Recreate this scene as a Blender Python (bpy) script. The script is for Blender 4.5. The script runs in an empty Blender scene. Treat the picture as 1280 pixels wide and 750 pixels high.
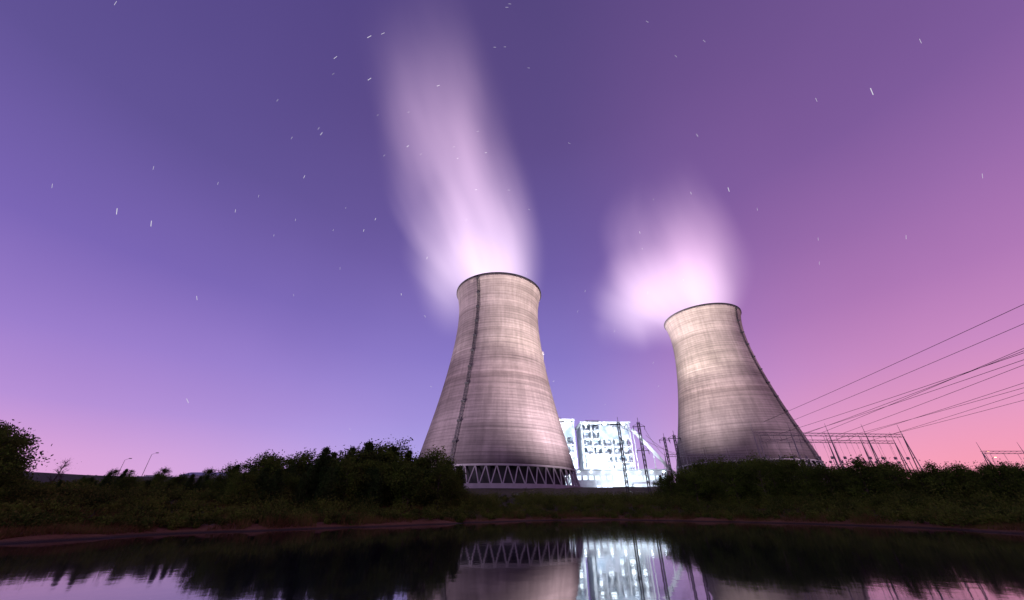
import bpy, math, numpy as np
from mathutils import Vector, Quaternion
rng=np.random.default_rng(7)
S=bpy.context.scene
S.view_settings.view_transform='Standard'; S.view_settings.look='None'; S.view_settings.exposure=0
def lin(c):
    o=[]
    for v in c:
        v=v/255.0
        o.append(v/12.92 if v<=0.04045 else ((v+0.055)/1.055)**2.4)
    return (*o,1.0)
def smooth(x): 
    x=np.clip(x,0,1); return x*x*(3-2*x)

# ---------------------------------------------------------------- node helper
class NT:
    def __init__(s,tree): s.t=tree; s.n=tree.nodes; s.l=tree.links; s.n.clear()
    def new(s,typ,**kw):
        n=s.n.new(typ)
        for k,v in kw.items(): setattr(n,k,v)
        return n
    def put(s,sock,v):
        if isinstance(v,bpy.types.NodeSocket): s.l.new(v,sock)
        else: sock.default_value=v
    def m(s,op,a,b=0.0,c=0.0,clamp=False):
        n=s.new('ShaderNodeMath',operation=op); n.use_clamp=clamp
        s.put(n.inputs[0],a); s.put(n.inputs[1],b); s.put(n.inputs[2],c)
        return n.outputs[0]
    def mr(s,v,a,b,c=0.0,d=1.0,typ='SMOOTHSTEP'):
        n=s.new('ShaderNodeMapRange',interpolation_type=typ)
        s.put(n.inputs[0],v); n.inputs[1].default_value=a; n.inputs[2].default_value=b
        n.inputs[3].default_value=c; n.inputs[4].default_value=d
        return n.outputs[0]
    def mix(s,f,a,b,mode='MIX'):
        n=s.new('ShaderNodeMix',data_type='RGBA',blend_type=mode)
        s.put(n.inputs[0],f); s.put(n.inputs[6],a); s.put(n.inputs[7],b)
        return n.outputs[2]
    def xyz(s,v):
        n=s.new('ShaderNodeSeparateXYZ'); s.l.new(v,n.inputs[0]); return n.outputs
    def comb(s,x,y,z):
        n=s.new('ShaderNodeCombineXYZ'); s.put(n.inputs[0],x); s.put(n.inputs[1],y); s.put(n.inputs[2],z); return n.outputs[0]
    def noise(s,v,scale,detail=4,rough=0.5):
        n=s.new('ShaderNodeTexNoise'); s.l.new(v,n.inputs['Vector'])
        n.inputs['Scale'].default_value=scale; n.inputs['Detail'].default_value=detail; n.inputs['Roughness'].default_value=rough
        return n.outputs['Fac']
    def ramp(s,f,stops):
        n=s.new('ShaderNodeValToRGB'); s.l.new(f,n.inputs[0]); cr=n.color_ramp
        while len(cr.elements)>1: cr.elements.remove(cr.elements[-1])
        cr.elements[0].position=stops[0][0]; cr.elements[0].color=stops[0][1]
        for p,c in stops[1:]:
            e=cr.elements.new(p); e.color=c
        return n.outputs[0]
def mat(name):
    m=bpy.data.materials.new(name); m.use_nodes=True; return m,NT(m.node_tree)
def principled(t,col,rough=0.8,metal=0.0,spec=0.3,normal=None,emit=None,es=0):
    b=t.new('ShaderNodeBsdfPrincipled'); o=t.new('ShaderNodeOutputMaterial')
    t.put(b.inputs['Base Color'],col); t.put(b.inputs['Roughness'],rough); b.inputs['Metallic'].default_value=metal
    b.inputs['Specular IOR Level'].default_value=spec
    if normal is not None: t.l.new(normal,b.inputs['Normal'])
    if emit is not None:
        t.put(b.inputs['Emission Color'],emit); t.put(b.inputs['Emission Strength'],es)
    t.l.new(b.outputs[0],o.inputs[0]); return b
def simple(name,col,rough=0.7,metal=0.0,var=0.3,scale=3.0):
    m,t=mat(name); tc=t.new('ShaderNodeTexCoord')
    f=t.noise(tc.outputs['Object'],scale,3)
    c=t.mix(f,(col[0]*(1-var),col[1]*(1-var),col[2]*(1-var),1),(min(1,col[0]*(1+var)),min(1,col[1]*(1+var)),min(1,col[2]*(1+var)),1))
    principled(t,c,rough,metal); return m
def emissive(name,col,st):
    m,t=mat(name); e=t.new('ShaderNodeEmission'); o=t.new('ShaderNodeOutputMaterial')
    e.inputs[0].default_value=(*col,1); e.inputs[1].default_value=st; t.l.new(e.outputs[0],o.inputs[0]); return m

# ---------------------------------------------------------------- mesh helper
class MB:
    def __init__(s): s.v=[]; s.f=[]; s.mi=[]
    def tube(s,p,q,r,r2=None,n=4,mi=0):
        p=Vector(p); q=Vector(q); r2=r if r2 is None else r2
        d=(q-p).normalized(); a=Vector((0,0,1)) if abs(d.z)<.9 else Vector((1,0,0))
        u=d.cross(a).normalized(); w=d.cross(u); b=len(s.v)
        for (c,rr) in ((p,r),(q,r2)):
            for k in range(n):
                an=2*math.pi*(k+.5)/n
                s.v.append(tuple(c+u*(rr*math.cos(an))+w*(rr*math.sin(an))))
        for k in range(n):
            s.f.append((b+k,b+(k+1)%n,b+n+(k+1)%n,b+n+k)); s.mi.append(mi)
        s.f.append(tuple(b+n-1-k for k in range(n))); s.mi.append(mi)
        s.f.append(tuple(b+n+k for k in range(n))); s.mi.append(mi)
    def box(s,c,d,mi=0):
        b=len(s.v); x,y,z=c; a,e,g=d[0]/2,d[1]/2,d[2]/2
        for sx in(-1,1):
            for sy in(-1,1):
                for sz in(-1,1): s.v.append((x+sx*a,y+sy*e,z+sz*g))
        for f in((0,1,3,2),(4,6,7,5),(0,4,5,1),(2,3,7,6),(0,2,6,4),(1,5,7,3)):
            s.f.append(tuple(b+i for i in f)); s.mi.append(mi)
    def obj(s,name,mats,parent=None,loc=(0,0,0),rot=0,smooth_=False):
        me=bpy.data.meshes.new(name); me.from_pydata(s.v,[],s.f)
        for m in mats: me.materials.append(m)
        me.polygons.foreach_set('material_index',s.mi)
        if smooth_: me.polygons.foreach_set('use_smooth',[True]*len(s.f))
        me.update(); o=bpy.data.objects.new(name,me); S.collection.objects.link(o)
        o.location=loc; o.rotation_euler=(0,0,rot)
        if parent: o.parent=parent
        return o
def empty(name,loc=(0,0,0)):
    o=bpy.data.objects.new(name,None); S.collection.objects.link(o); o.location=loc; return o
def np_mesh(name,V,F,mats,mi=None,smooth_=False):
    me=bpy.data.meshes.new(name); n=len(F); k=F.shape[1]
    me.vertices.add(len(V)); me.vertices.foreach_set('co',V.astype(np.float32).ravel())
    me.loops.add(n*k); me.loops.foreach_set('vertex_index',F.astype(np.int32).ravel())
    me.polygons.add(n); me.polygons.foreach_set('loop_start',np.arange(0,n*k,k,dtype=np.int32))
    for m in mats: me.materials.append(m)
    if mi is not None: me.polygons.foreach_set('material_index',mi.astype(np.int32))
    if smooth_: me.polygons.foreach_set('use_smooth',np.ones(n,bool))
    me.update(calc_edges=True); me.validate(); return me

# ---------------------------------------------------------------- world
W=bpy.data.worlds.new('World'); S.world=W; W.use_nodes=True
t=NT(W.node_tree)
tc=t.new('ShaderNodeTexCoord'); X,Y,Z=t.xyz(tc.outputs['Generated'])
zc=t.m('MAXIMUM',Z,0.0)
hor=t.m('SQRT',t.m('ADD',t.m('ADD',t.m('MULTIPLY',X,X),t.m('MULTIPLY',Y,Y)),1e-4))
sa=t.m('DIVIDE',X,hor)
Lr=t.ramp(zc,[(0.0,lin((238,170,214))),(.08,lin((220,162,216))),(.16,lin((184,144,216))),(.27,lin((156,126,206))),(.42,lin((122,101,182))),(.63,lin((96,82,150))),(1,lin((78,64,126)))])
Cr=t.ramp(zc,[(0.0,lin((190,184,244))),(.06,lin((182,172,242))),(.2,lin((160,144,220))),(.35,lin((136,120,200))),(.56,lin((112,94,168))),(.8,lin((94,76,138))),(1,lin((82,68,124)))])
Rr=t.ramp(zc,[(0.0,lin((255,150,168))),(.06,lin((248,158,184))),(.14,lin((230,154,196))),(.25,lin((202,138,196))),(.37,lin((176,120,184))),(.5,lin((152,106,172))),(.63,lin((128,92,158))),(1,lin((84,68,126)))])
col=t.mix(t.mr(sa,-.95,-.10,1,0),Cr,Lr)
col=t.mix(t.mr(sa,.10,.78),col,Rr)
cl=t.noise(tc.outputs['Generated'],2.2,3)
col=t.mix(1.0,col,t.mix(cl,(.90,.90,.92,1),(1.10,1.08,1.05,1)),'MULTIPLY')
bg=t.new('ShaderNodeBackground'); t.l.new(col,bg.inputs[0]); bg.inputs[1].default_value=1.0
sky=t.new('ShaderNodeTexSky',sky_type='NISHITA'); sky.sun_disc=False
sky.sun_elevation=math.radians(4); sky.sun_rotation=math.radians(215)
bg2=t.new('ShaderNodeBackground'); t.l.new(sky.outputs[0],bg2.inputs[0]); bg2.inputs[1].default_value=0.003
ad=t.new('ShaderNodeAddShader'); t.l.new(bg.outputs[0],ad.inputs[0]); t.l.new(bg2.outputs[0],ad.inputs[1])
wo=t.new('ShaderNodeOutputWorld'); t.l.new(ad.outputs[0],wo.inputs[0])
sl=bpy.data.lights.new('sun','SUN'); sl.energy=.42; sl.angle=math.radians(8); sl.color=(1,.84,.74)
so=bpy.data.objects.new('sun',sl); S.collection.objects.link(so)
so.rotation_euler=Vector((.40,.84,-.36)).to_track_quat('-Z','Y').to_euler()

# ---------------------------------------------------------------- terrain
pond=np.array([(-75,6),(-58,16),(-33,27.5),(-29,38),(-20,47),(-9,60),(3,74),(18,79),(30,72),(41,60),(46,49),(44.5,37),(62,18),(80,8),(70,3.2),(20,2.6),(0,2.2),(-30,2.8)],float)
def vnoise(x,y,s,seed=0):
    x=np.asarray(x,float)/s; y=np.asarray(y,float)/s
    xi=np.floor(x); yi=np.floor(y); fx=x-xi; fy=y-yi; fx=fx*fx*(3-2*fx); fy=fy*fy*(3-2*fy)
    def h(a,b): 
        v=np.sin(a*127.1+b*311.7+seed*74.7)*43758.5453; return v-np.floor(v)
    return (h(xi,yi)*(1-fx)+h(xi+1,yi)*fx)*(1-fy)+(h(xi,yi+1)*(1-fx)+h(xi+1,yi+1)*fx)*fy
def sd(x,y):
    x=np.asarray(x,float); y=np.asarray(y,float)
    d=np.full(x.shape,1e9); ins=np.zeros(x.shape,bool); n=len(pond)
    for i in range(n):
        a=pond[i]; b=pond[(i+1)%n]; e=b-a
        wx=x-a[0]; wy=y-a[1]; tt=np.clip((wx*e[0]+wy*e[1])/(e@e),0,1)
        d=np.minimum(d,np.hypot(wx-tt*e[0],wy-tt*e[1]))
        c=((a[1]>y)!=(b[1]>y))&(x<(b[0]-a[0])*(y-a[1])/(b[1]-a[1]+1e-12)+a[0]); ins^=c
    return np.where(ins,-d,d)
def ground(x,y):
    d=sd(x,y)+(vnoise(x,y,4,1)-.5)*2.2+(vnoise(x,y,1.3,2)-.5)*.8
    near=smooth((np.asarray(y)-(-5))/20)
    z=np.where(d<0,np.maximum(-1.5,d*.35),0)
    z=z+.55*smooth(d/3.0)+(1.5*smooth((d-3)/14)+np.clip(d-15,0,140)*.073)*near
    z=z+(vnoise(x,y,9,3)-.5)*.9*smooth((d-2)/10)+(vnoise(x,y,2.2,4)-.5)*.25*smooth((d)/4)
    return z
def axis(lo,hi,a,b,step,n):
    core=np.arange(a,b+.01,step)
    up=b+np.geomspace(step,hi-b,n); dn=a-np.geomspace(step,a-lo,n)
    return np.concatenate([dn[::-1],core,up])
xs=axis(-6000,6000,-80,85,.7,45); ys=axis(-3000,8000,0,95,.7,50)
GX,GY=np.meshgrid(xs,ys); GZ=ground(GX,GY)
V=np.stack([GX.ravel(),GY.ravel(),GZ.ravel()],1); nx=len(xs); ny=len(ys)
I=np.arange(nx*ny).reshape(ny,nx)
F=np.stack([I[:-1,:-1].ravel(),I[:-1,1:].ravel(),I[1:,1:].ravel(),I[1:,:-1].ravel()],1)
mg,t=mat('ground_soil'); g=t.new('ShaderNodeNewGeometry'); px,py,pz=t.xyz(g.outputs['Position'])
n1=t.noise(g.outputs['Position'],.35,6,.6); n2=t.noise(g.outputs['Position'],3,5,.6)
mud=t.mix(n2,(.045,.022,.010,1),(.19,.085,.042,1)); grs=t.mix(n1,(.018,.024,.012,1),(.06,.055,.028,1))
hz=t.m('ADD',pz,t.m('MULTIPLY',n1,.8))
c=t.mix(t.mr(hz,.75,1.25),mud,grs)
c=t.mix(t.mr(pz,.02,.18,1,0),c,(.018,.012,.009,1))
bp=t.new('ShaderNodeBump'); bp.inputs['Strength'].default_value=.7; bp.inputs['Distance'].default_value=.2; t.l.new(n2,bp.inputs['Height'])
principled(t,c,.9,0,.2,bp.outputs[0])
go=bpy.data.objects.new('ground',np_mesh('ground',V,F,[mg],smooth_=True)); S.collection.objects.link(go)

# water
mw,t=mat('pond_water'); g=t.new('ShaderNodeNewGeometry')
n1=t.noise(g.outputs['Position'],1.1,3,.5)
bp=t.new('ShaderNodeBump'); bp.inputs['Strength'].default_value=.06; bp.inputs['Distance'].default_value=.05; t.l.new(n1,bp.inputs['Height'])
b=principled(t,(.006,.006,.010,1),.045,0,.5,bp.outputs[0]); b.inputs['IOR'].default_value=3.0
m=MB(); m.v=[(-90,1,0),(95,1,0),(95,90,0),(-90,90,0)]; m.f=[(0,1,2,3)]; m.mi=[0]; m.obj('pond_water',[mw])

# ---------------------------------------------------------------- cooling towers
mc,t=mat('tower_concrete'); tc=t.new('ShaderNodeTexCoord'); X,Y,Z=t.xyz(tc.outputs['Object'])
ang=t.m('ARCTAN2',Y,X)
ca=t.m('COSINE',ang); sn=t.m('SINE',ang)
wz=t.m('ADD',Z,t.m('MULTIPLY',t.noise(tc.outputs['Object'],.03,2),2.0))
band=t.noise(t.comb(t.m('MULTIPLY',ca,.7),t.m('MULTIPLY',sn,.7),wz),.62,3,.75)
band2=t.noise(t.comb(3.0,0.0,Z),.075,3,.6)
streak=t.noise(t.comb(t.m('MULTIPLY',ca,9.0),t.m('MULTIPLY',sn,9.0),t.m('MULTIPLY',Z,.025)),1.6,5,.65)
blot=t.noise(tc.outputs['Object'],.035,5,.6)
fine=t.noise(tc.outputs['Object'],.6,4,.6)
seam=t.m('PINGPONG',Z,1.0); sm=t.mr(seam,0.0,.34,.72,1.0)
rib=t.mr(t.m('PINGPONG',t.m('MULTIPLY',ang,36/math.pi),.5),0,.12,.965,1.0)
v=t.mr(band,.25,.75,.66,1.28,'LINEAR'); v=t.m('MULTIPLY',v,t.mr(band2,.35,.65,.80,1.16,'LINEAR'))
v=t.m('MULTIPLY',v,t.mr(streak,.3,.7,.78,1.14,'LINEAR')); v=t.m('MULTIPLY',v,t.mr(blot,.3,.7,.70,1.22,'LINEAR'))
v=t.m('MULTIPLY',v,t.mr(fine,.3,.7,.92,1.06,'LINEAR')); v=t.m('MULTIPLY',v,sm); v=t.m('MULTIPLY',v,rib)
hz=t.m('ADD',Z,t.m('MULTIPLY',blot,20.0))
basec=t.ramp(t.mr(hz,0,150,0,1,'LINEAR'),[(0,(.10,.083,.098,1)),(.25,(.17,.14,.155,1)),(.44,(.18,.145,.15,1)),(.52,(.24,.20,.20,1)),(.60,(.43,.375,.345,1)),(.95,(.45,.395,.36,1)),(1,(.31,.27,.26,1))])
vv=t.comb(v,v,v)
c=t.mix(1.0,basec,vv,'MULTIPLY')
bp=t.new('ShaderNodeBump'); bp.inputs['Strength'].default_value=.4; bp.inputs['Distance'].default_value=.3; t.l.new(v,bp.inputs['Height'])
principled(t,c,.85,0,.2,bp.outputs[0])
mleg=simple('leg_concrete',(.26,.24,.28),.8,0,.25,.3)
mdark=simple('dark_fill',(.03,.03,.04),.9,0,.4,.2)
msteel=simple('galvanised_steel',(.20,.19,.20),.5,.5,.3,1)
mdsteel=simple('dark_steel',(.05,.05,.06),.6,.3,.3,1)
prof=[(0,52.2),(5,50.8),(18,47.7),(32,44.2),(45,41.0),(60,37.9),(75,35.4),(90,33.4),(103,32.3),(112,32.0),(121,32.5),(129,33.8),(134,35.0)]
PZ=np.array([p[0] for p in prof],float); PR=np.array([p[1] for p in prof])
cf=np.polyfit(PZ,PR,5)
def R(z): return float(np.polyval(cf,z))
def tower(loc,legh,ladder_ang):
    e=empty('cooling_tower',loc)   # origin = bottom of shell
    n=160; zs=np.linspace(0,134,100); m=MB()
    for z in zs:
        for k in range(n):
            a=2*math.pi*k/n; r=R(z); m.v.append((r*math.cos(a),r*math.sin(a),z))
    for z in zs[::-1]:
        th=.9
        for k in range(n):
            a=2*math.pi*k/n; r=R(z)-th; m.v.append((r*math.cos(a),r*math.sin(a),z))
    q=2*len(zs)
    for i in range(q):
        for k in range(n):
            j=(i+1)%q; k2=(k+1)%n
            m.f.append((i*n+k,i*n+k2,j*n+k2,j*n+k)); m.mi.append(0)
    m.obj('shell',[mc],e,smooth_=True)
    def ring(z0,z1,r0,r1,nm,mt):
        m=MB(); pr=[(r0,z0),(r1,z0),(r1,z1),(r0,z1)]
        for (r,z) in pr:
            for k in range(n): 
                a=2*math.pi*k/n; m.v.append((r*math.cos(a),r*math.sin(a),z))
        for i in range(4):
            for k in range(n):
                j=(i+1)%4;k2=(k+1)%n; m.f.append((i*n+k,j*n+k,j*n+k2,i*n+k2)); m.mi.append(0)
        m.obj(nm,[mt],e)
    ring(134.02,134.9,R(134)-1.3,R(134)+.6,'rim_walkway',mdark)
    ring(-1.0,-.02,R(0)-1.2,R(0)+.3,'ring_beam',mleg)
    ring(-legh-1.5,-legh+.8,R(0)+2.2,R(0)+4.2,'basin_wall',mleg)
    m=MB(); L=56
    for k in range(L):
        a0=2*math.pi*k/L
        for s in(-1,1):
            a1=a0+s*math.pi/L*.96
            rb=R(0)+2.6; rt=R(0)-.3
            m.tube((rb*math.cos(a0),rb*math.sin(a0),-legh),(rt*math.cos(a1),rt*math.sin(a1),-.9),.33,n=6)
    m.obj('support_columns',[mleg],e)
    ring(-legh-1,-.5,20,R(0)-7,'cooling_fill',mdark)
    m=MB(); zz=np.linspace(0,134,68); pts=[[],[]]
    for s,da in((0,-.9),(1,.9)):
        for z in zz:
            r=R(z)+.7; a=ladder_ang+da/r; pts[s].append((r*math.cos(a),r*math.sin(a),z))
    for i in range(len(zz)-1):
        for s in(0,1): m.tube(pts[s][i],pts[s][i+1],.2)
        m.tube(pts[0][i],pts[1][i],.13); m.tube(pts[0][i],pts[1][i+1],.10)
        if i%6==0:
            r=R(zz[i])+1.2; m.box((r*math.cos(ladder_ang),r*math.sin(ladder_ang),zz[i]),(2.2,2.2,.8))
    m.obj('access_ladder',[mdsteel],e)
    return e
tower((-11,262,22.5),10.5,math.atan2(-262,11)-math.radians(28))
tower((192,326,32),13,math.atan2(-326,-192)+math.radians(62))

# ---------------------------------------------------------------- steam
def plume(name,z0,z1,axis_pts,lobes,box,strength,flowcol,seed):
    m_,t=mat(name+'_vapour'); tc=t.new('ShaderNodeTexCoord'); X,Y,Z=t.xyz(tc.outputs['Object'])
    tt=t.mr(Z,z0,z1,0,1,'LINEAR')
    def curve(vals,lo,hi):
        n=t.new('ShaderNodeFloatCurve'); t.l.new(tt,n.inputs['Value']); c=n.mapping.curves[0]
        P=[((z-z0)/(z1-z0),(v-lo)/(hi-lo)) for z,v in vals]
        c.points[0].location=P[0]; c.points[1].location=P[-1]
        for p in P[1:-1]: c.points.new(*p)
        n.mapping.update()
        return t.m('MULTIPLY_ADD',n.outputs[0],hi-lo,lo)
    cx=curve([(a[0],a[1]) for a in axis_pts],-300,300); cy=curve([(a[0],a[2]) for a in axis_pts],0,400)
    rr=curve([(a[0],a[3]) for a in axis_pts],0,120); it=curve([(a[0],a[4]) for a in axis_pts],0,1)
    dx=t.m('DIVIDE',t.m('SUBTRACT',X,cx),rr); dy=t.m('DIVIDE',t.m('SUBTRACT',Y,cy),rr)
    r2=t.m('ADD',t.m('MULTIPLY',dx,dx),t.m('MULTIPLY',dy,dy))
    fl=t.comb(t.m('ADD',dx,seed),dy,t.m('MULTIPLY',Z,.0040))
    nz=t.noise(fl,1.35,3,.45)
    r2=t.m('ADD',r2,t.m('MULTIPLY',t.m('SUBTRACT',nz,.5),t.mr(Z,z0+5,z0+110,.4,1.8)))
    d=t.m('SUBTRACT',1.0,r2,clamp=True); d=t.m('POWER',d,1.5)
    d=t.m('MULTIPLY',d,it)
    d=t.m('MULTIPLY',d,t.mr(nz,.30,.72,1.25,.5))
    d=t.m('MULTIPLY',d,t.mr(Z,z0-1,z0+1))
    for (lx,ly,lz,ax,ay,az,s) in lobes:
        a=t.m('DIVIDE',t.m('SUBTRACT',X,lx),ax); b=t.m('DIVIDE',t.m('SUBTRACT',Y,ly),ay); c=t.m('DIVIDE',t.m('SUBTRACT',Z,lz),az)
        q=t.m('ADD',t.m('ADD',t.m('MULTIPLY',a,a),t.m('MULTIPLY',b,b)),t.m('MULTIPLY',c,c))
        q=t.m('ADD',q,t.m('MULTIPLY',t.m('SUBTRACT',nz,.5),.7))
        q=t.m('SUBTRACT',1.0,q,clamp=True); q=t.m('POWER',q,1.7)
        d=t.m('ADD',d,t.m('MULTIPLY',q,s))
    e=t.new('ShaderNodeEmission'); o=t.new('ShaderNodeOutputMaterial')  # vapour emits its own glow, standing in for plant light on the steam
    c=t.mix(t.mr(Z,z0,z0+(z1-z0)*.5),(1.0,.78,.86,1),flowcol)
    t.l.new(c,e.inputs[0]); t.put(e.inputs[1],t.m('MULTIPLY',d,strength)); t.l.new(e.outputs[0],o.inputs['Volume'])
    m_.cycles.volume_step_rate=.6
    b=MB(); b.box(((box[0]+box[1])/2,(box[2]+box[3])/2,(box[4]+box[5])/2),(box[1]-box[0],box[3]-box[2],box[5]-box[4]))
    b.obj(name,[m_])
#            z    cx   cy   r   intensity
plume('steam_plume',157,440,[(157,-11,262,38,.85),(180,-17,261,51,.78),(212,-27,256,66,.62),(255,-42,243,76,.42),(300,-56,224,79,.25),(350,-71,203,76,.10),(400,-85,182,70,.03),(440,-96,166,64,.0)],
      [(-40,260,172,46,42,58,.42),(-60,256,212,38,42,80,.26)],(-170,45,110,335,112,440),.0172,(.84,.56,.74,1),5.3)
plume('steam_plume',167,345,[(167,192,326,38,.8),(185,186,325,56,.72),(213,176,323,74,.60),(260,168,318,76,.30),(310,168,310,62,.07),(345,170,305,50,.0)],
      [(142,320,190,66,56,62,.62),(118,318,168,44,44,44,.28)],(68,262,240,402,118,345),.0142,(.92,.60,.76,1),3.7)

# ---------------------------------------------------------------- stars
ms=emissive('star_light',(.9,.86,1),.8); m=MB()
pole=Vector((-.03,.85,.56)).normalized()
n=0
while n<170:
    v=Vector(rng.normal(size=3)).normalized()
    if v.z<.16 or v.y<-.2: continue
    mag=rng.random()**5
    if v.z<.45 and rng.random()<.5: continue
    L=math.radians(.55+.55*mag); w=.0002+.00045*mag
    a=v; b=Quaternion(pole,L)@v
    if (b-a).length<.004: b=a+(b-a).normalized()*.006
    tg=(b-a).normalized(); sd_=a.cross(tg).normalized()*w
    k=len(m.v); D=9000
    for p in (a-sd_,b-sd_,b+sd_,a+sd_): m.v.append(tuple(p*D))
    m.f.append((k,k+1,k+2,k+3)); m.mi.append(0); n+=1
m.obj('star_trails',[ms])

# ---------------------------------------------------------------- power plant
mclad,t=mat('plant_cladding'); tc=t.new('ShaderNodeTexCoord'); X,Y,Z=t.xyz(tc.outputs['Object'])
f=t.mr(t.m('PINGPONG',X,.6),0,.12,.7,1); n=t.noise(tc.outputs['Object'],.15,4)
vv=t.m('MULTIPLY',f,t.mr(n,.3,.7,.45,.8,'LINEAR')); principled(t,t.comb(t.m('MULTIPLY',vv,.93),t.m('MULTIPLY',vv,.97),vv),.6)
mcas,t=mat('casing_cladding'); tc=t.new('ShaderNodeTexCoord'); n=t.noise(tc.outputs['Object'],.12,4)
c=t.mix(t.mr(n,.35,.65),(.26,.32,.38,1),(.58,.60,.64,1)); principled(t,c,.6)
mlamp=emissive('plant_lamp',(.76,.88,1),14); mlamp2=emissive('plant_window_light',(.70,.84,1),1.8)
def boiler(name,x0,x1,y,z0,z1,storeys,bays,depth=40):
    e=empty(name); m=MB(); mb=MB(); ml=MB()
    w=(x1-x0)/bays; h=(z1-z0)/storeys
    mb.box(((x0+x1)/2,y+depth/2+6,(z0+z1)/2),(x1-x0-2,depth-4,z1-z0-2)); 
    for i in range(bays+1):
        for yy in (y,y+7): m.box((x0+i*w,yy,(z0+z1)/2),(1.1,1.1,z1-z0))
    for j in range(storeys+1):
        m.box(((x0+x1)/2,y+3.5,z0+j*h),(x1-x0+1.2,8.2,.7))
        m.tube((x0,y-.6,z0+j*h+1.4),(x1,y-.6,z0+j*h+1.4),.12)
    # solid cladding on part of the front
    mb.box((x0+(x1-x0)*.66,y-.85,z1-h*1.2),((x1-x0)*.62,.4,h*1.9))
    mb.box((x0+(x1-x0)*.25,y-.85,z0+h*4.0),((x1-x0)*.42,.4,h*1.7))
    for i in range(bays):
        for j in range(storeys):
            if (i+j)%3==0: m.tube((x0+i*w,y,z0+j*h),(x0+(i+1)*w,y,z0+(j+1)*h),.3)
            if rng.random()<.8: ml.box((x0+(i+.5)*w,y+1.5,z0+(j+1)*h-.8),(w*rng.uniform(.15,.5),.8,.5),0)
            r=rng.random()
            if r<.55: mb.box((x0+(i+rng.uniform(.3,.7))*w,y+4.6,z0+(j+.45)*h),(w*rng.uniform(.3,.7),2.5,h*rng.uniform(.4,.8)))
            elif r<.75: m.tube((x0+(i+.5)*w,y+3,z0+j*h),(x0+(i+.5)*w,y+3,z0+(j+1)*h),1.3,n=10)
    m.box(((x0+x1)/2,y+depth/2,z1+1.0),(x1-x0+3,depth+4,1.4))
    m.box((x0+(x1-x0)*.3,y+depth/2,z1+4),(w*1.6,12,4.6)); m.box((x0+(x1-x0)*.75,y+depth/2,z1+3.4),(w,8,3.4))
    m.obj('steel_frame',[mclad],e); mb.obj('boiler_casing',[mcas],e); ml.obj('lamps',[mlamp],e)
    return e
boiler('boiler_house',78,131,420,12,84,9,5)
boiler('boiler_house',42,70,425,12,88,9,3)
e=empty('turbine_hall'); m=MB(); w_=MB(); lm=MB()
m.box((92,345,20),(78,22,18)); m.box((92,345,29.6),(80,24,1.0)); m.box((60,328.9,16),(16,10,10)); m.box((110,330.9,15),(22,6,8))
for i in range(15):
    for z in (16.5,23.5):
        w_.box((56+i*5.1,333.9,z),(3.4,.25,3.2))
    if i%2==0: lm.box((56+i*5.1,333.2,28),(1.4,.6,.5))
m.obj('walls',[mclad],e); w_.obj('windows',[mlamp2],e); lm.obj('wall_lamps',[mlamp],e)
e=empty('conveyor_gallery'); m=MB(); m.tube((128,400,74),(165,380,18),2.2); 
for k in range(5):
    f=k/5; m.tube((128+37*f,400-20*f,74-56*f),(128+37*f,400-20*f,12),.4)
m.obj('gallery',[mclad],e)
mch=simple('chimney_concrete',(.6,.56,.56),.8,0,.15,.1)
e=empty('chimney',(35.5,430,10)); m=MB()
for i in range(8):
    m.tube((0,0,i*20),(0,0,(i+1)*20),8-i*.45,8-(i+1)*.45,n=32)
m.tube((0,0,160),(0,0,163),4.9,4.9,n=32); m.obj('stack',[mch],e,smooth_=False)

def light(kind,name,loc,tgt,energy,col,size=2,ang=60,blend=1,parent=None):
    l=bpy.data.lights.new(name,kind); l.energy=energy; l.color=col
    if kind=='SPOT': l.spot_size=math.radians(ang); l.spot_blend=blend; l.shadow_soft_size=size
    o=bpy.data.objects.new(name,l); S.collection.objects.link(o); o.location=loc
    o.rotation_euler=(Vector(tgt)-Vector(loc)).to_track_quat('-Z','Y').to_euler()
    if parent: o.parent=parent
    return o
def floodlight(loc,tgt,energy,col,ang,size=1.5,blend=1):
    e=empty('floodlight'); d=(Vector(tgt)-Vector(loc)).normalized(); m=MB()
    gz=float(ground(np.array([loc[0]]),np.array([loc[1]]))[0])
    p=Vector(loc)-d*1.2
    m.tube((p.x,p.y,gz),(p.x,p.y,p.z),.15,n=8); m.tube(p-d*.5,p+d*.3,.35,.7,n=10)
    m.obj('mast',[mdsteel],e); light('SPOT','lamp',loc,tgt,energy,col,size,ang,blend,e)
floodlight((66,180,15),(-4,258,142),2.3e6,(1,.83,.80),96)
floodlight((-85,165,16),(-15,262,120),5.5e5,(.97,.76,.88),100)
floodlight((92,246,18),(172,318,172),2.6e6,(1,.87,.78),88)
floodlight((215,190,18),(200,320,130),5e5,(1,.72,.80),95)
floodlight((105,370,16),(104,424,55),7.5e5,(.78,.88,1),130)
floodlight((58,372,16),(56,428,60),5e5,(.78,.88,1),120)
floodlight((92,300,14),(92,336,20),1.0e5,(.75,.88,1),140)
floodlight((60,380,14),(35,430,150),2.5e6,(1,.92,.92),40)

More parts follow.
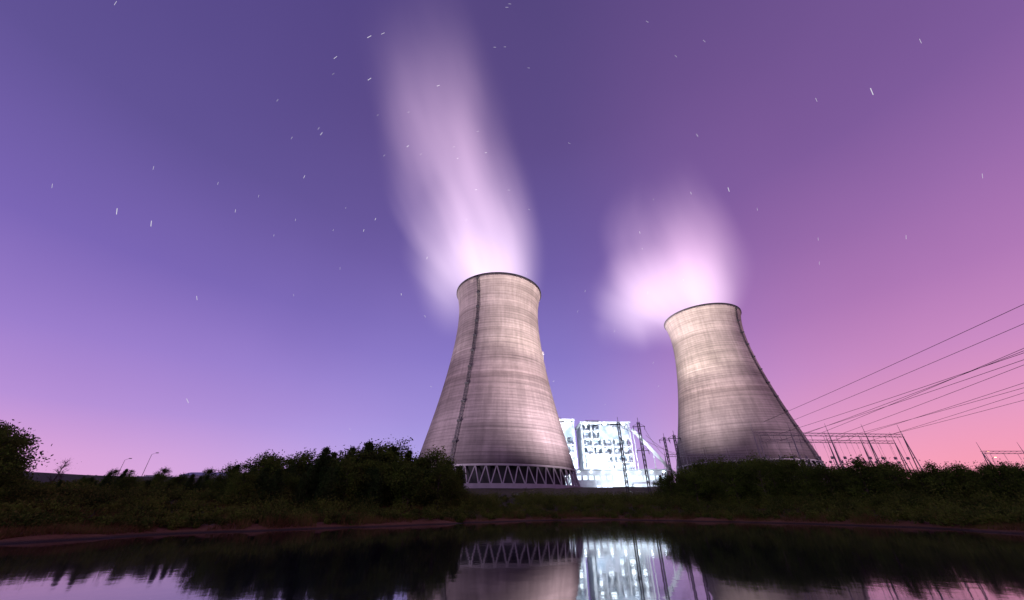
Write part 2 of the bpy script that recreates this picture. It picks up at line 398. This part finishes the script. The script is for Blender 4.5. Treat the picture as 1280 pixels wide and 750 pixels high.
# ---------------------------------------------------------------- switchyard, poles, wires
def G(x,y): return float(ground(np.array([float(x)]),np.array([float(y)]))[0])
def lattice(m,p,q,w,n,r=.09):
    p=Vector(p);q=Vector(q);d=(q-p).normalized(); a=Vector((0,0,1)) if abs(d.z)<.8 else Vector((0,1,0))
    u=d.cross(a).normalized()*w/2; v=d.cross(u).normalized()*w/2
    C=[u+v,u-v,-u-v,-u+v]
    for c in C: m.tube(p+c,q+c,r)
    for i in range(n):
        a0=p+(q-p)*(i/n); a1=p+(q-p)*((i+1)/n)
        for k in range(4):
            m.tube(a0+C[k],a1+C[(k+1)%4],r*.6)
def gantry(x0,x1,y0,y1,top,nb):
    e=empty('switchyard_gantry'); m=MB(); ins=MB()
    for i in range(nb+1):
        f=i/nb; x=x0+(x1-x0)*f; y=y0+(y1-y0)*f; g=G(x,y)-.3
        m.tube((x-1.6,y-2.4,g),(x,y,top),.18,.13,6); m.tube((x+1.6,y+2.4,g),(x,y,top),.18,.13,6)
        m.tube((x,y,top),(x,y,top+3.8),.10,.04,6)
        m.tube((x-.9,y-1.2,(g+top)/2),(x+.9,y+1.2,(g+top)/2),.1)
    lattice(m,(x0,y0,top),(x1,y1,top),.9,nb*7,.06)
    for i in range(nb*3):
        f=(i+.5)/(nb*3); x=x0+(x1-x0)*f; y=y0+(y1-y0)*f
        for k in range(7): ins.tube((x,y,top-.6-k*.3),(x,y,top-.75-k*.3),.13,.08,6)
        m.tube((x,y,top-2.6),(x,y,top-7),.03)
        z=G(x,y); m.tube((x,y,z),(x,y,top-8),.13,.08,6); m.box((x,y,top-7.4),(.6,.6,.8))
    m.obj('frame',[msteel],e); ins.obj('insulators',[mleg],e)
gantry(83,138,130,134,24.0,4)
gantry(96,152,148,152,24.5,4)
gantry(66,102,168,168,21.5,4)
gantry(74,104,150,150,18,3)
gantry(182,198,150,150,20.5,1)
m=MB()
for k,(x0,x1,y,z) in enumerate([(62,150,158,14.5),(62,150,161,14.5),(62,150,164,14.5),(70,140,142,13)]):
    for i in range(14):
        xa=x0+(x1-x0)*i/14; xb=x0+(x1-x0)*(i+1)/14; m.tube((xa,y,z),(xb,y,z),.08); m.tube((xa,y,G(xa,y)),(xa,y,z),.12)
        m.tube((xa,y,z-1.5),(xa,y,z),.22,n=6)
m.obj('busbars',[msteel])
def hpole(x,y,top,w,arms):
    e=empty('transmission_pole'); m=MB(); g=G(x,y)-.3
    lattice(m,(x,y,g),(x,y,top),w,14,.10)
    for z in arms:
        m.tube((x-2.2,y,z),(x+2.2,y,z),.13); m.tube((x-2.2,y,z),(x,y,z+1.2),.05); m.tube((x+2.2,y,z),(x,y,z+1.2),.05)
        for s in(-2.0,2.0): m.tube((x+s,y,z),(x+s,y,z-1.2),.1,n=6)
    m.tube((x,y,top),(x,y,top+1.5),.08); m.obj('mast',[mdsteel],e)
hpole(37,130,28,.7,[26.5]); hpole(45,133,28.5,.7,[27,19]); hpole(55.5,130,23.5,.6,[22.5]); hpole(60,150,26,.6,[25])
def pylon(x,y,h):
    e=empty('transmission_pylon'); m=MB(); g=G(x,y)-.3; n=9
    def w(f): return 5.5*(1-f)**1.3+.9
    for i in range(n):
        f0=i/n; f1=(i+1)/n; a=w(f0);b=w(f1); z0=g+h*f0; z1=g+h*f1
        c0=[(x+sx*a,y+sy*a,z0) for sx,sy in((-1,-1),(1,-1),(1,1),(-1,1))]; c1=[(x+sx*b,y+sy*b,z1) for sx,sy in((-1,-1),(1,-1),(1,1),(-1,1))]
        for k in range(4):
            m.tube(c0[k],c1[k],.16); m.tube(c0[k],c1[(k+1)%4],.09); m.tube(c0[(k+1)%4],c1[k],.09); m.tube(c1[k],c1[(k+1)%4],.09)
    for z,l in((h*.72,9),(h*.85,7.5),(h*.97,5)):
        for s in(-1,1): m.tube((x,y,g+z+1.5),(x+s*l,y,g+z),.12); m.tube((x,y,g+z-.4),(x+s*l,y,g+z),.12); m.tube((x+s*l,y,g+z),(x+s*l,y,g+z-2),.12)
    m.obj('lattice_body',[msteel],e)
pylon(100,-55,46)
e=empty('power_lines'); m=MB()
def wire(a,b,sag,r=.05):
    a=Vector(a);b=Vector(b);N=26; pr=None
    for i in range(N+1):
        f=i/N; p=a+(b-a)*f; p.z-=sag*4*f*(1-f)
        if pr is not None: m.tube(pr,p,r,n=4)
        pr=p
W_=[((91,-55,33),(92,130.3,24)),((92.5,-55,39),(101,131,24)),((95,-55,44),(106,131.3,24)),((105,-55,44),(114,132,24)),((107.5,-55,39),(122,132.5,24)),((109,-55,33),(132,133,24)),
    ((91,-55,33.5),(104,148,24.5)),((109,-55,33.5),(124,150,24.5)),((107,-55,38.5),(140,151,24.5)),((96,-55,45),(88,130,28)),((104,-55,45.5),(97,130,28))]
for a,b_ in W_: wire(a,b_,1.5)
for k in range(3):
    wire((36+k,130,26.2),(45,133,26.8-k*1.2),.4); wire((47,133,26-k*2),(66+k*6,168,21.5),1.2); wire((88+k*4,130.4,24),(101+k*4,148,24.5),.6); wire((112+k*4,132,24),(120+k*4,150,24.5),.6)
m.obj('conductors',[mdsteel],e)

# ---------------------------------------------------------------- distant left & right structures
mroof=simple('shed_roof',(.22,.24,.34),.5,0,.2,.2); mwall=simple('shed_wall',(.25,.24,.30),.8,0,.2,.2)
def shed(x,y,w,d,h):
    e=empty('warehouse',(x,y,G(x,y)-.2)); m=MB(); r=MB(); o=MB()
    m.box((0,0,h/2),(w,d,h))
    r.v+=[(-w/2-.6,-d/2-.6,h+.02),(w/2+.6,-d/2-.6,h+.02),(w/2+.6,d/2+.6,h+.02),(-w/2-.6,d/2+.6,h+.02),(-w/2-.6,0,h+2),(w/2+.6,0,h+2)]
    r.f+=[(0,1,5,4),(2,3,4,5),(0,4,3),(1,2,5),(0,3,2,1)]; r.mi+=[0]*5
    for i in range(int(w/5)): o.box((-w/2+3+i*5,-d/2-.05,h*.5),(2.2,.2,1.6))
    m.obj('walls',[mwall],e); r.obj('roof',[mroof],e); o.obj('windows',[mdark],e)
shed(-160,215,26,14,4.6); shed(-136,225,18,12,4.2); shed(-262,215,24,12,3)
m=MB()
for i in range(44):
    x=-300+i*4; z=G(x,190); m.box((x,190,z+1.2),(3.58,.3,3.0)); m.box((x+2,190,z+1.4),(.4,.5,3.5))
m.obj('boundary_wall',[mwall])
mol=emissive('sodium_lamp',(1,.50,.22),14)
def slamp(x,y,h,lit):
    e=empty('street_lamp',(x,y,G(x,y)-.2)); m=MB(); l=MB()
    m.tube((0,0,0),(0,0,h),.14,.08,8); m.tube((0,0,h),(1.8,0,h+.7),.07,.06,6); m.box((2.2,0,h+.72),(1.1,.4,.2))
    l.box((2.2,0,h+.56),(.9,.34,.12)); m.obj('pole',[msteel],e); l.obj('lamp_head',[mol if lit else mleg],e)
slamp(-165,178,11,False); slamp(-180,182,9,False); slamp(250,205,15,True); slamp(258,210,13,True)

# ---------------------------------------------------------------- vegetation
def leafmat(name,c0,c1,c2):
    m_,t=mat(name); g=t.new('ShaderNodeNewGeometry'); oi=t.new('ShaderNodeObjectInfo')
    n1=t.noise(g.outputs['Position'],.30,3); n2=t.noise(g.outputs['Position'],6,2)
    a=t.mix(t.mr(n1,.38,.62),(*c0,1),(*c1,1)); a=t.mix(t.mr(n2,.45,.75),a,(*c2,1))
    a=t.mix(t.mr(oi.outputs['Random'],0,1,0,.35,'LINEAR'),a,(.05,.06,.02,1))
    d=t.new('ShaderNodeBsdfDiffuse'); tr=t.new('ShaderNodeBsdfTranslucent'); mx=t.new('ShaderNodeMixShader'); o=t.new('ShaderNodeOutputMaterial')
    t.l.new(a,d.inputs[0]); t.l.new(a,tr.inputs[0]); mx.inputs[0].default_value=.35
    t.l.new(d.outputs[0],mx.inputs[1]); t.l.new(tr.outputs[0],mx.inputs[2]); t.l.new(mx.outputs[0],o.inputs[0]); return m_
mleaf=leafmat('tree_leaves',(.028,.058,.010),(.075,.125,.020),(.12,.14,.03))
mcon=leafmat('conifer_needles',(.018,.042,.012),(.040,.078,.022),(.06,.095,.028))
mshr=leafmat('shrub_leaves',(.024,.056,.010),(.10,.145,.022),(.17,.14,.04))
mgrass=leafmat('reed_grass',(.08,.050,.020),(.12,.10,.03),(.19,.09,.05))
mbark=simple('bark',(.06,.045,.035),.9,0,.3,4)
def leaves(P,size,r=rng,aspect=.55):
    n=len(P); a=r.normal(size=(n,3)); a/=np.linalg.norm(a,axis=1,keepdims=True)
    b=r.normal(size=(n,3)); b-=a*(a*b).sum(1,keepdims=True); b/=np.linalg.norm(b,axis=1,keepdims=True)
    s=(size*r.uniform(.6,1.4,n))[:,None]
    a=a*s; b=b*s*aspect
    V=np.stack([P-a,P-b*.9+a*.1,P+a,P+b*.9+a*.1],1).reshape(-1,3); F=np.arange(4*n).reshape(n,4); return V,F
def tree_mesh(name,h,kind,seed):
    r=np.random.default_rng(seed); m=MB(); P=[]
    lean=r.normal(0,.03,2)
    def tr(z): return (lean[0]*z+.15*math.sin(z*.9+seed),lean[1]*z+.1*math.cos(z*.7+seed),z)
    k=8
    for i in range(k):
        z0=h*.92*i/k; z1=h*.92*(i+1)/k
        m.tube(tr(z0),tr(z1),.16*(1-i/k)+.02,.16*(1-(i+1)/k)+.02,7)
    if kind=='broad':
        for i in range(34):
            z=h*r.uniform(.18,.95); a=r.uniform(0,6.28); f=(z/h-.15)/.85; rad=h*.34*math.sin(math.pi*min(1,f*.85+.13))**.7*r.uniform(.4,1.15)
            b0=Vector(tr(z*.85)); e=Vector((b0.x+rad*math.cos(a),b0.y+rad*math.sin(a),z+r.uniform(0,.10)*h))
            mid=(b0+e)/2+Vector((0,0,.15)); m.tube(b0,mid,.05,.035,4); m.tube(mid,e,.035,.012,4)
            cs=h*r.uniform(.04,.085); q=r.normal(size=(int(95*r.uniform(.6,1.3)),3))*[cs,cs,cs*.8]+list(e); P.append(q)
            q=r.normal(size=(28,3))*[cs*.8,cs*.8,cs*.5]+list(mid); P.append(q)
        for j in range(6):
            c=np.array(tr(h*.90))+r.normal(size=3)*[h*.09,h*.09,h*.05]
            P.append(r.normal(size=(40,3))*[h*.018,h*.018,h*.07]+c)
        P.append(r.normal(size=(240,3))*[h*.10,h*.10,h*.14]+np.array(tr(h*.55)))
        sz=.13
    elif kind=='conifer':
        for i in range(70):
            z=h*(.08+.90*i/70); rad=h*.24*(1-i/70)**.8*r.uniform(.6,1.15)+.08; a=i*2.4+r.uniform(-.4,.4)
            b0=Vector(tr(z)); e=b0+Vector((rad*math.cos(a),rad*math.sin(a),.12*rad+.1)); m.tube(b0,e,.03,.01,3)
            for f in np.linspace(.15,1,8):
                c=np.array(b0+(e-b0)*f); P.append(r.normal(size=(9,3))*[.15,.15,.13]+c)
        P.append(r.normal(size=(14,3))*[.04,.04,.2]+np.array(tr(h*.97)))
        sz=.12
    else:
        for i in range(34):
            z=h*r.uniform(.3,.9); a=r.uniform(0,6.28); rad=h*.28*r.uniform(.4,1)*(1.2-z/h)
            b0=Vector(tr(z)); e=b0+Vector((rad*math.cos(a),rad*math.sin(a),rad*.9)); m.tube(b0,e,.04,.012,4)
            for j in range(5):
                f=r.uniform(.3,1); c=b0+(e-b0)*f; m.tube(c,c+Vector(r.normal(size=3))*.35+Vector((0,0,.3)),.015,.006,3)
        P.append(r.normal(size=(60,3))*[h*.16,h*.16,h*.14]+np.array(tr(h*.75))); sz=.07
    P=np.concatenate(P); P[:,2]=np.maximum(P[:,2],.1); LV,LF=leaves(P,sz,r)
    bv=len(m.v)
    m2=bpy.data.meshes.new(name)
    allv=m.v+[tuple(x) for x in LV]; allf=m.f+[tuple(x) for x in (LF+bv)]
    m2.from_pydata(allv,[],allf); m2.materials.append(mbark); m2.materials.append(mcon if kind=='conifer' else mleaf)
    mi=np.zeros(len(allf),int); mi[len(m.f):]=1; m2.polygons.foreach_set('material_index',mi); m2.update(); return m2
BT=[tree_mesh('broadleaf_tree',7,'broad',s) for s in (1,2,3,4)]; CT=[tree_mesh('conifer_tree',7,'conifer',s) for s in(11,12)]; BR=tree_mesh('bare_tree',7,'bare',21)
def put(me,name,x,y,top,wide=1.0):
    g=G(x,y)-.15; s=max(.25,(top-g)/7.0); o=bpy.data.objects.new(name,me); S.collection.objects.link(o)
    o.location=(x,y,g); w=s*rng.uniform(.95,1.25)*wide; o.scale=(w,w,s); o.rotation_euler=(0,0,rng.uniform(0,6.28))
# skyline of the vegetation belt: bearing (X/Y) -> rise per metre of depth above eye level
bt=np.array([-1.6,-1.36,-1.28,-1.25,-1.18,-1.05,-.97,-.86,-.76,-.70,-.64,-.58,-.52,-.44,-.38,-.30,-.23,-.17,-.12,0,.2,.34,.40,.46,.55,.66,.72,.85,1.0,1.2,1.4])
bs=np.array([.16,.17,.13,.072,.054,.062,.076,.066,.068,.092,.102,.108,.118,.128,.134,.130,.122,.106,.074,.052,.050,.056,.084,.104,.108,.114,.104,.100,.097,.092,.090])
def top(tx,Y): return 2+float(np.interp(tx,bt,bs))*Y
def shoreY(tx):
    yy=np.linspace(8,110,400); d=sd(tx*yy,yy); i=np.where(d<0)[0]; return yy[i[-1]] if len(i) else 30
for tx,off,fac in [(a,rng.uniform(12,17),.74) for a in np.linspace(-.68,-.14,26)]+[(a,rng.uniform(18,28),1.0) for a in np.linspace(-1.36,-.13,88)]+[(a,rng.uniform(12,24),.95) for a in np.linspace(.37,1.38,60)]:
    tx=tx+rng.normal(0,.008); s0=shoreY(tx)
    Yd=s0+off
    T=2+(top(tx,Yd)-2)*fac*rng.uniform(.80,1.10)
    if T-G(tx*Yd,Yd)<1.4: continue
    wd=1.15 if -.66<tx<-.12 else 1.05
    if tx<0 and rng.random()<.36: put(CT[rng.integers(2)],'conifer_tree',tx*Yd,Yd,T*1.02,wd)
    else: put(BT[rng.integers(4)],'broadleaf_tree',tx*Yd,Yd,T,wd)
for (x,y,tp) in [(-47,35,8.2),(-49,37,8.6),(-44.5,33,6.6),(-45,34,5.2)]: put(BT[1],'broadleaf_tree',x,y,tp)
put(BR,'bare_tree',-64,56,8.0); put(BR,'bare_tree',-62,55,6.4)
for x,y,tp in [(-92,92,9.6),(-84,96,10.2),(39,92,8.6),(-115,120,11.8),(-76,100,10.4)]: put(BT[0],'broadleaf_tree',x,y,tp)
# shrubs
PP=[]
for i in range(3400):
    tx=rng.uniform(-1.5,1.5); s0=shoreY(tx); Yd=s0+2.0+rng.random()**1.2*36; x=tx*Yd
    g=G(x,Yd)
    d=float(sd(np.array([x]),np.array([Yd]))[0])
    if d<1.2: continue
    h=min((2+(top(tx,Yd)-2)*.96)-g, rng.uniform(.6,2.9 if tx>-.66 else 1.9)*(.35+.65*min(1,d/16))); 
    if h<.3: continue
    w=h*rng.uniform(.5,.9)
    for k in range(4):
        c=np.array([x+rng.normal(0,w*.5),Yd+rng.normal(0,w*.5),g+h*rng.uniform(.2,.72)])
        PP.append(rng.normal(size=(int(34+18*h),3))*[w*.28,w*.28,h*.20]+c)
P=np.concatenate(PP); V,F=leaves(P,.12)
o=bpy.data.objects.new('shrubs',np_mesh('shrubs',V,F,[mshr])); S.collection.objects.link(o)
# reeds / grass
N=90000; tx=rng.uniform(-1.5,1.5,N); sy=np.interp(tx,np.linspace(-1.5,1.5,120),[shoreY(a) for a in np.linspace(-1.5,1.5,120)])
Yd=sy+.6+rng.random(N)**1.5*18; x=tx*Yd; d=sd(x,Yd); k=(d>.7)&(vnoise(x,Yd,3,9)>.34); x=x[k];Yd=Yd[k];g=ground(x,Yd); 
k=g>.15; x=x[k];Yd=Yd[k];g=g[k]; n=len(x)
hh=rng.uniform(.25,1.0,n)*(.4+vnoise(x,Yd,5,8)); a=rng.uniform(0,6.28,n); w=.03
B=np.stack([x,Yd,g-.05],1); dx=np.stack([np.cos(a)*w,np.sin(a)*w,0*a],1); tp=B+np.stack([rng.normal(0,.25,n)*hh,rng.normal(0,.25,n)*hh,hh],1)
V=np.stack([B-dx,B+dx,tp],1).reshape(-1,3); F=np.arange(3*n).reshape(n,3)
o=bpy.data.objects.new('reed_grass',np_mesh('reed_grass',V,F,[mgrass])); S.collection.objects.link(o)

# ---------------------------------------------------------------- camera
cd=bpy.data.cameras.new('camera'); cd.sensor_width=36; cd.lens=12.64; cd.clip_start=.1; cd.clip_end=30000
co=bpy.data.objects.new('camera',cd); S.collection.objects.link(co); co.location=(0,0,2.0); co.rotation_euler=(math.radians(120),0,0); S.camera=co
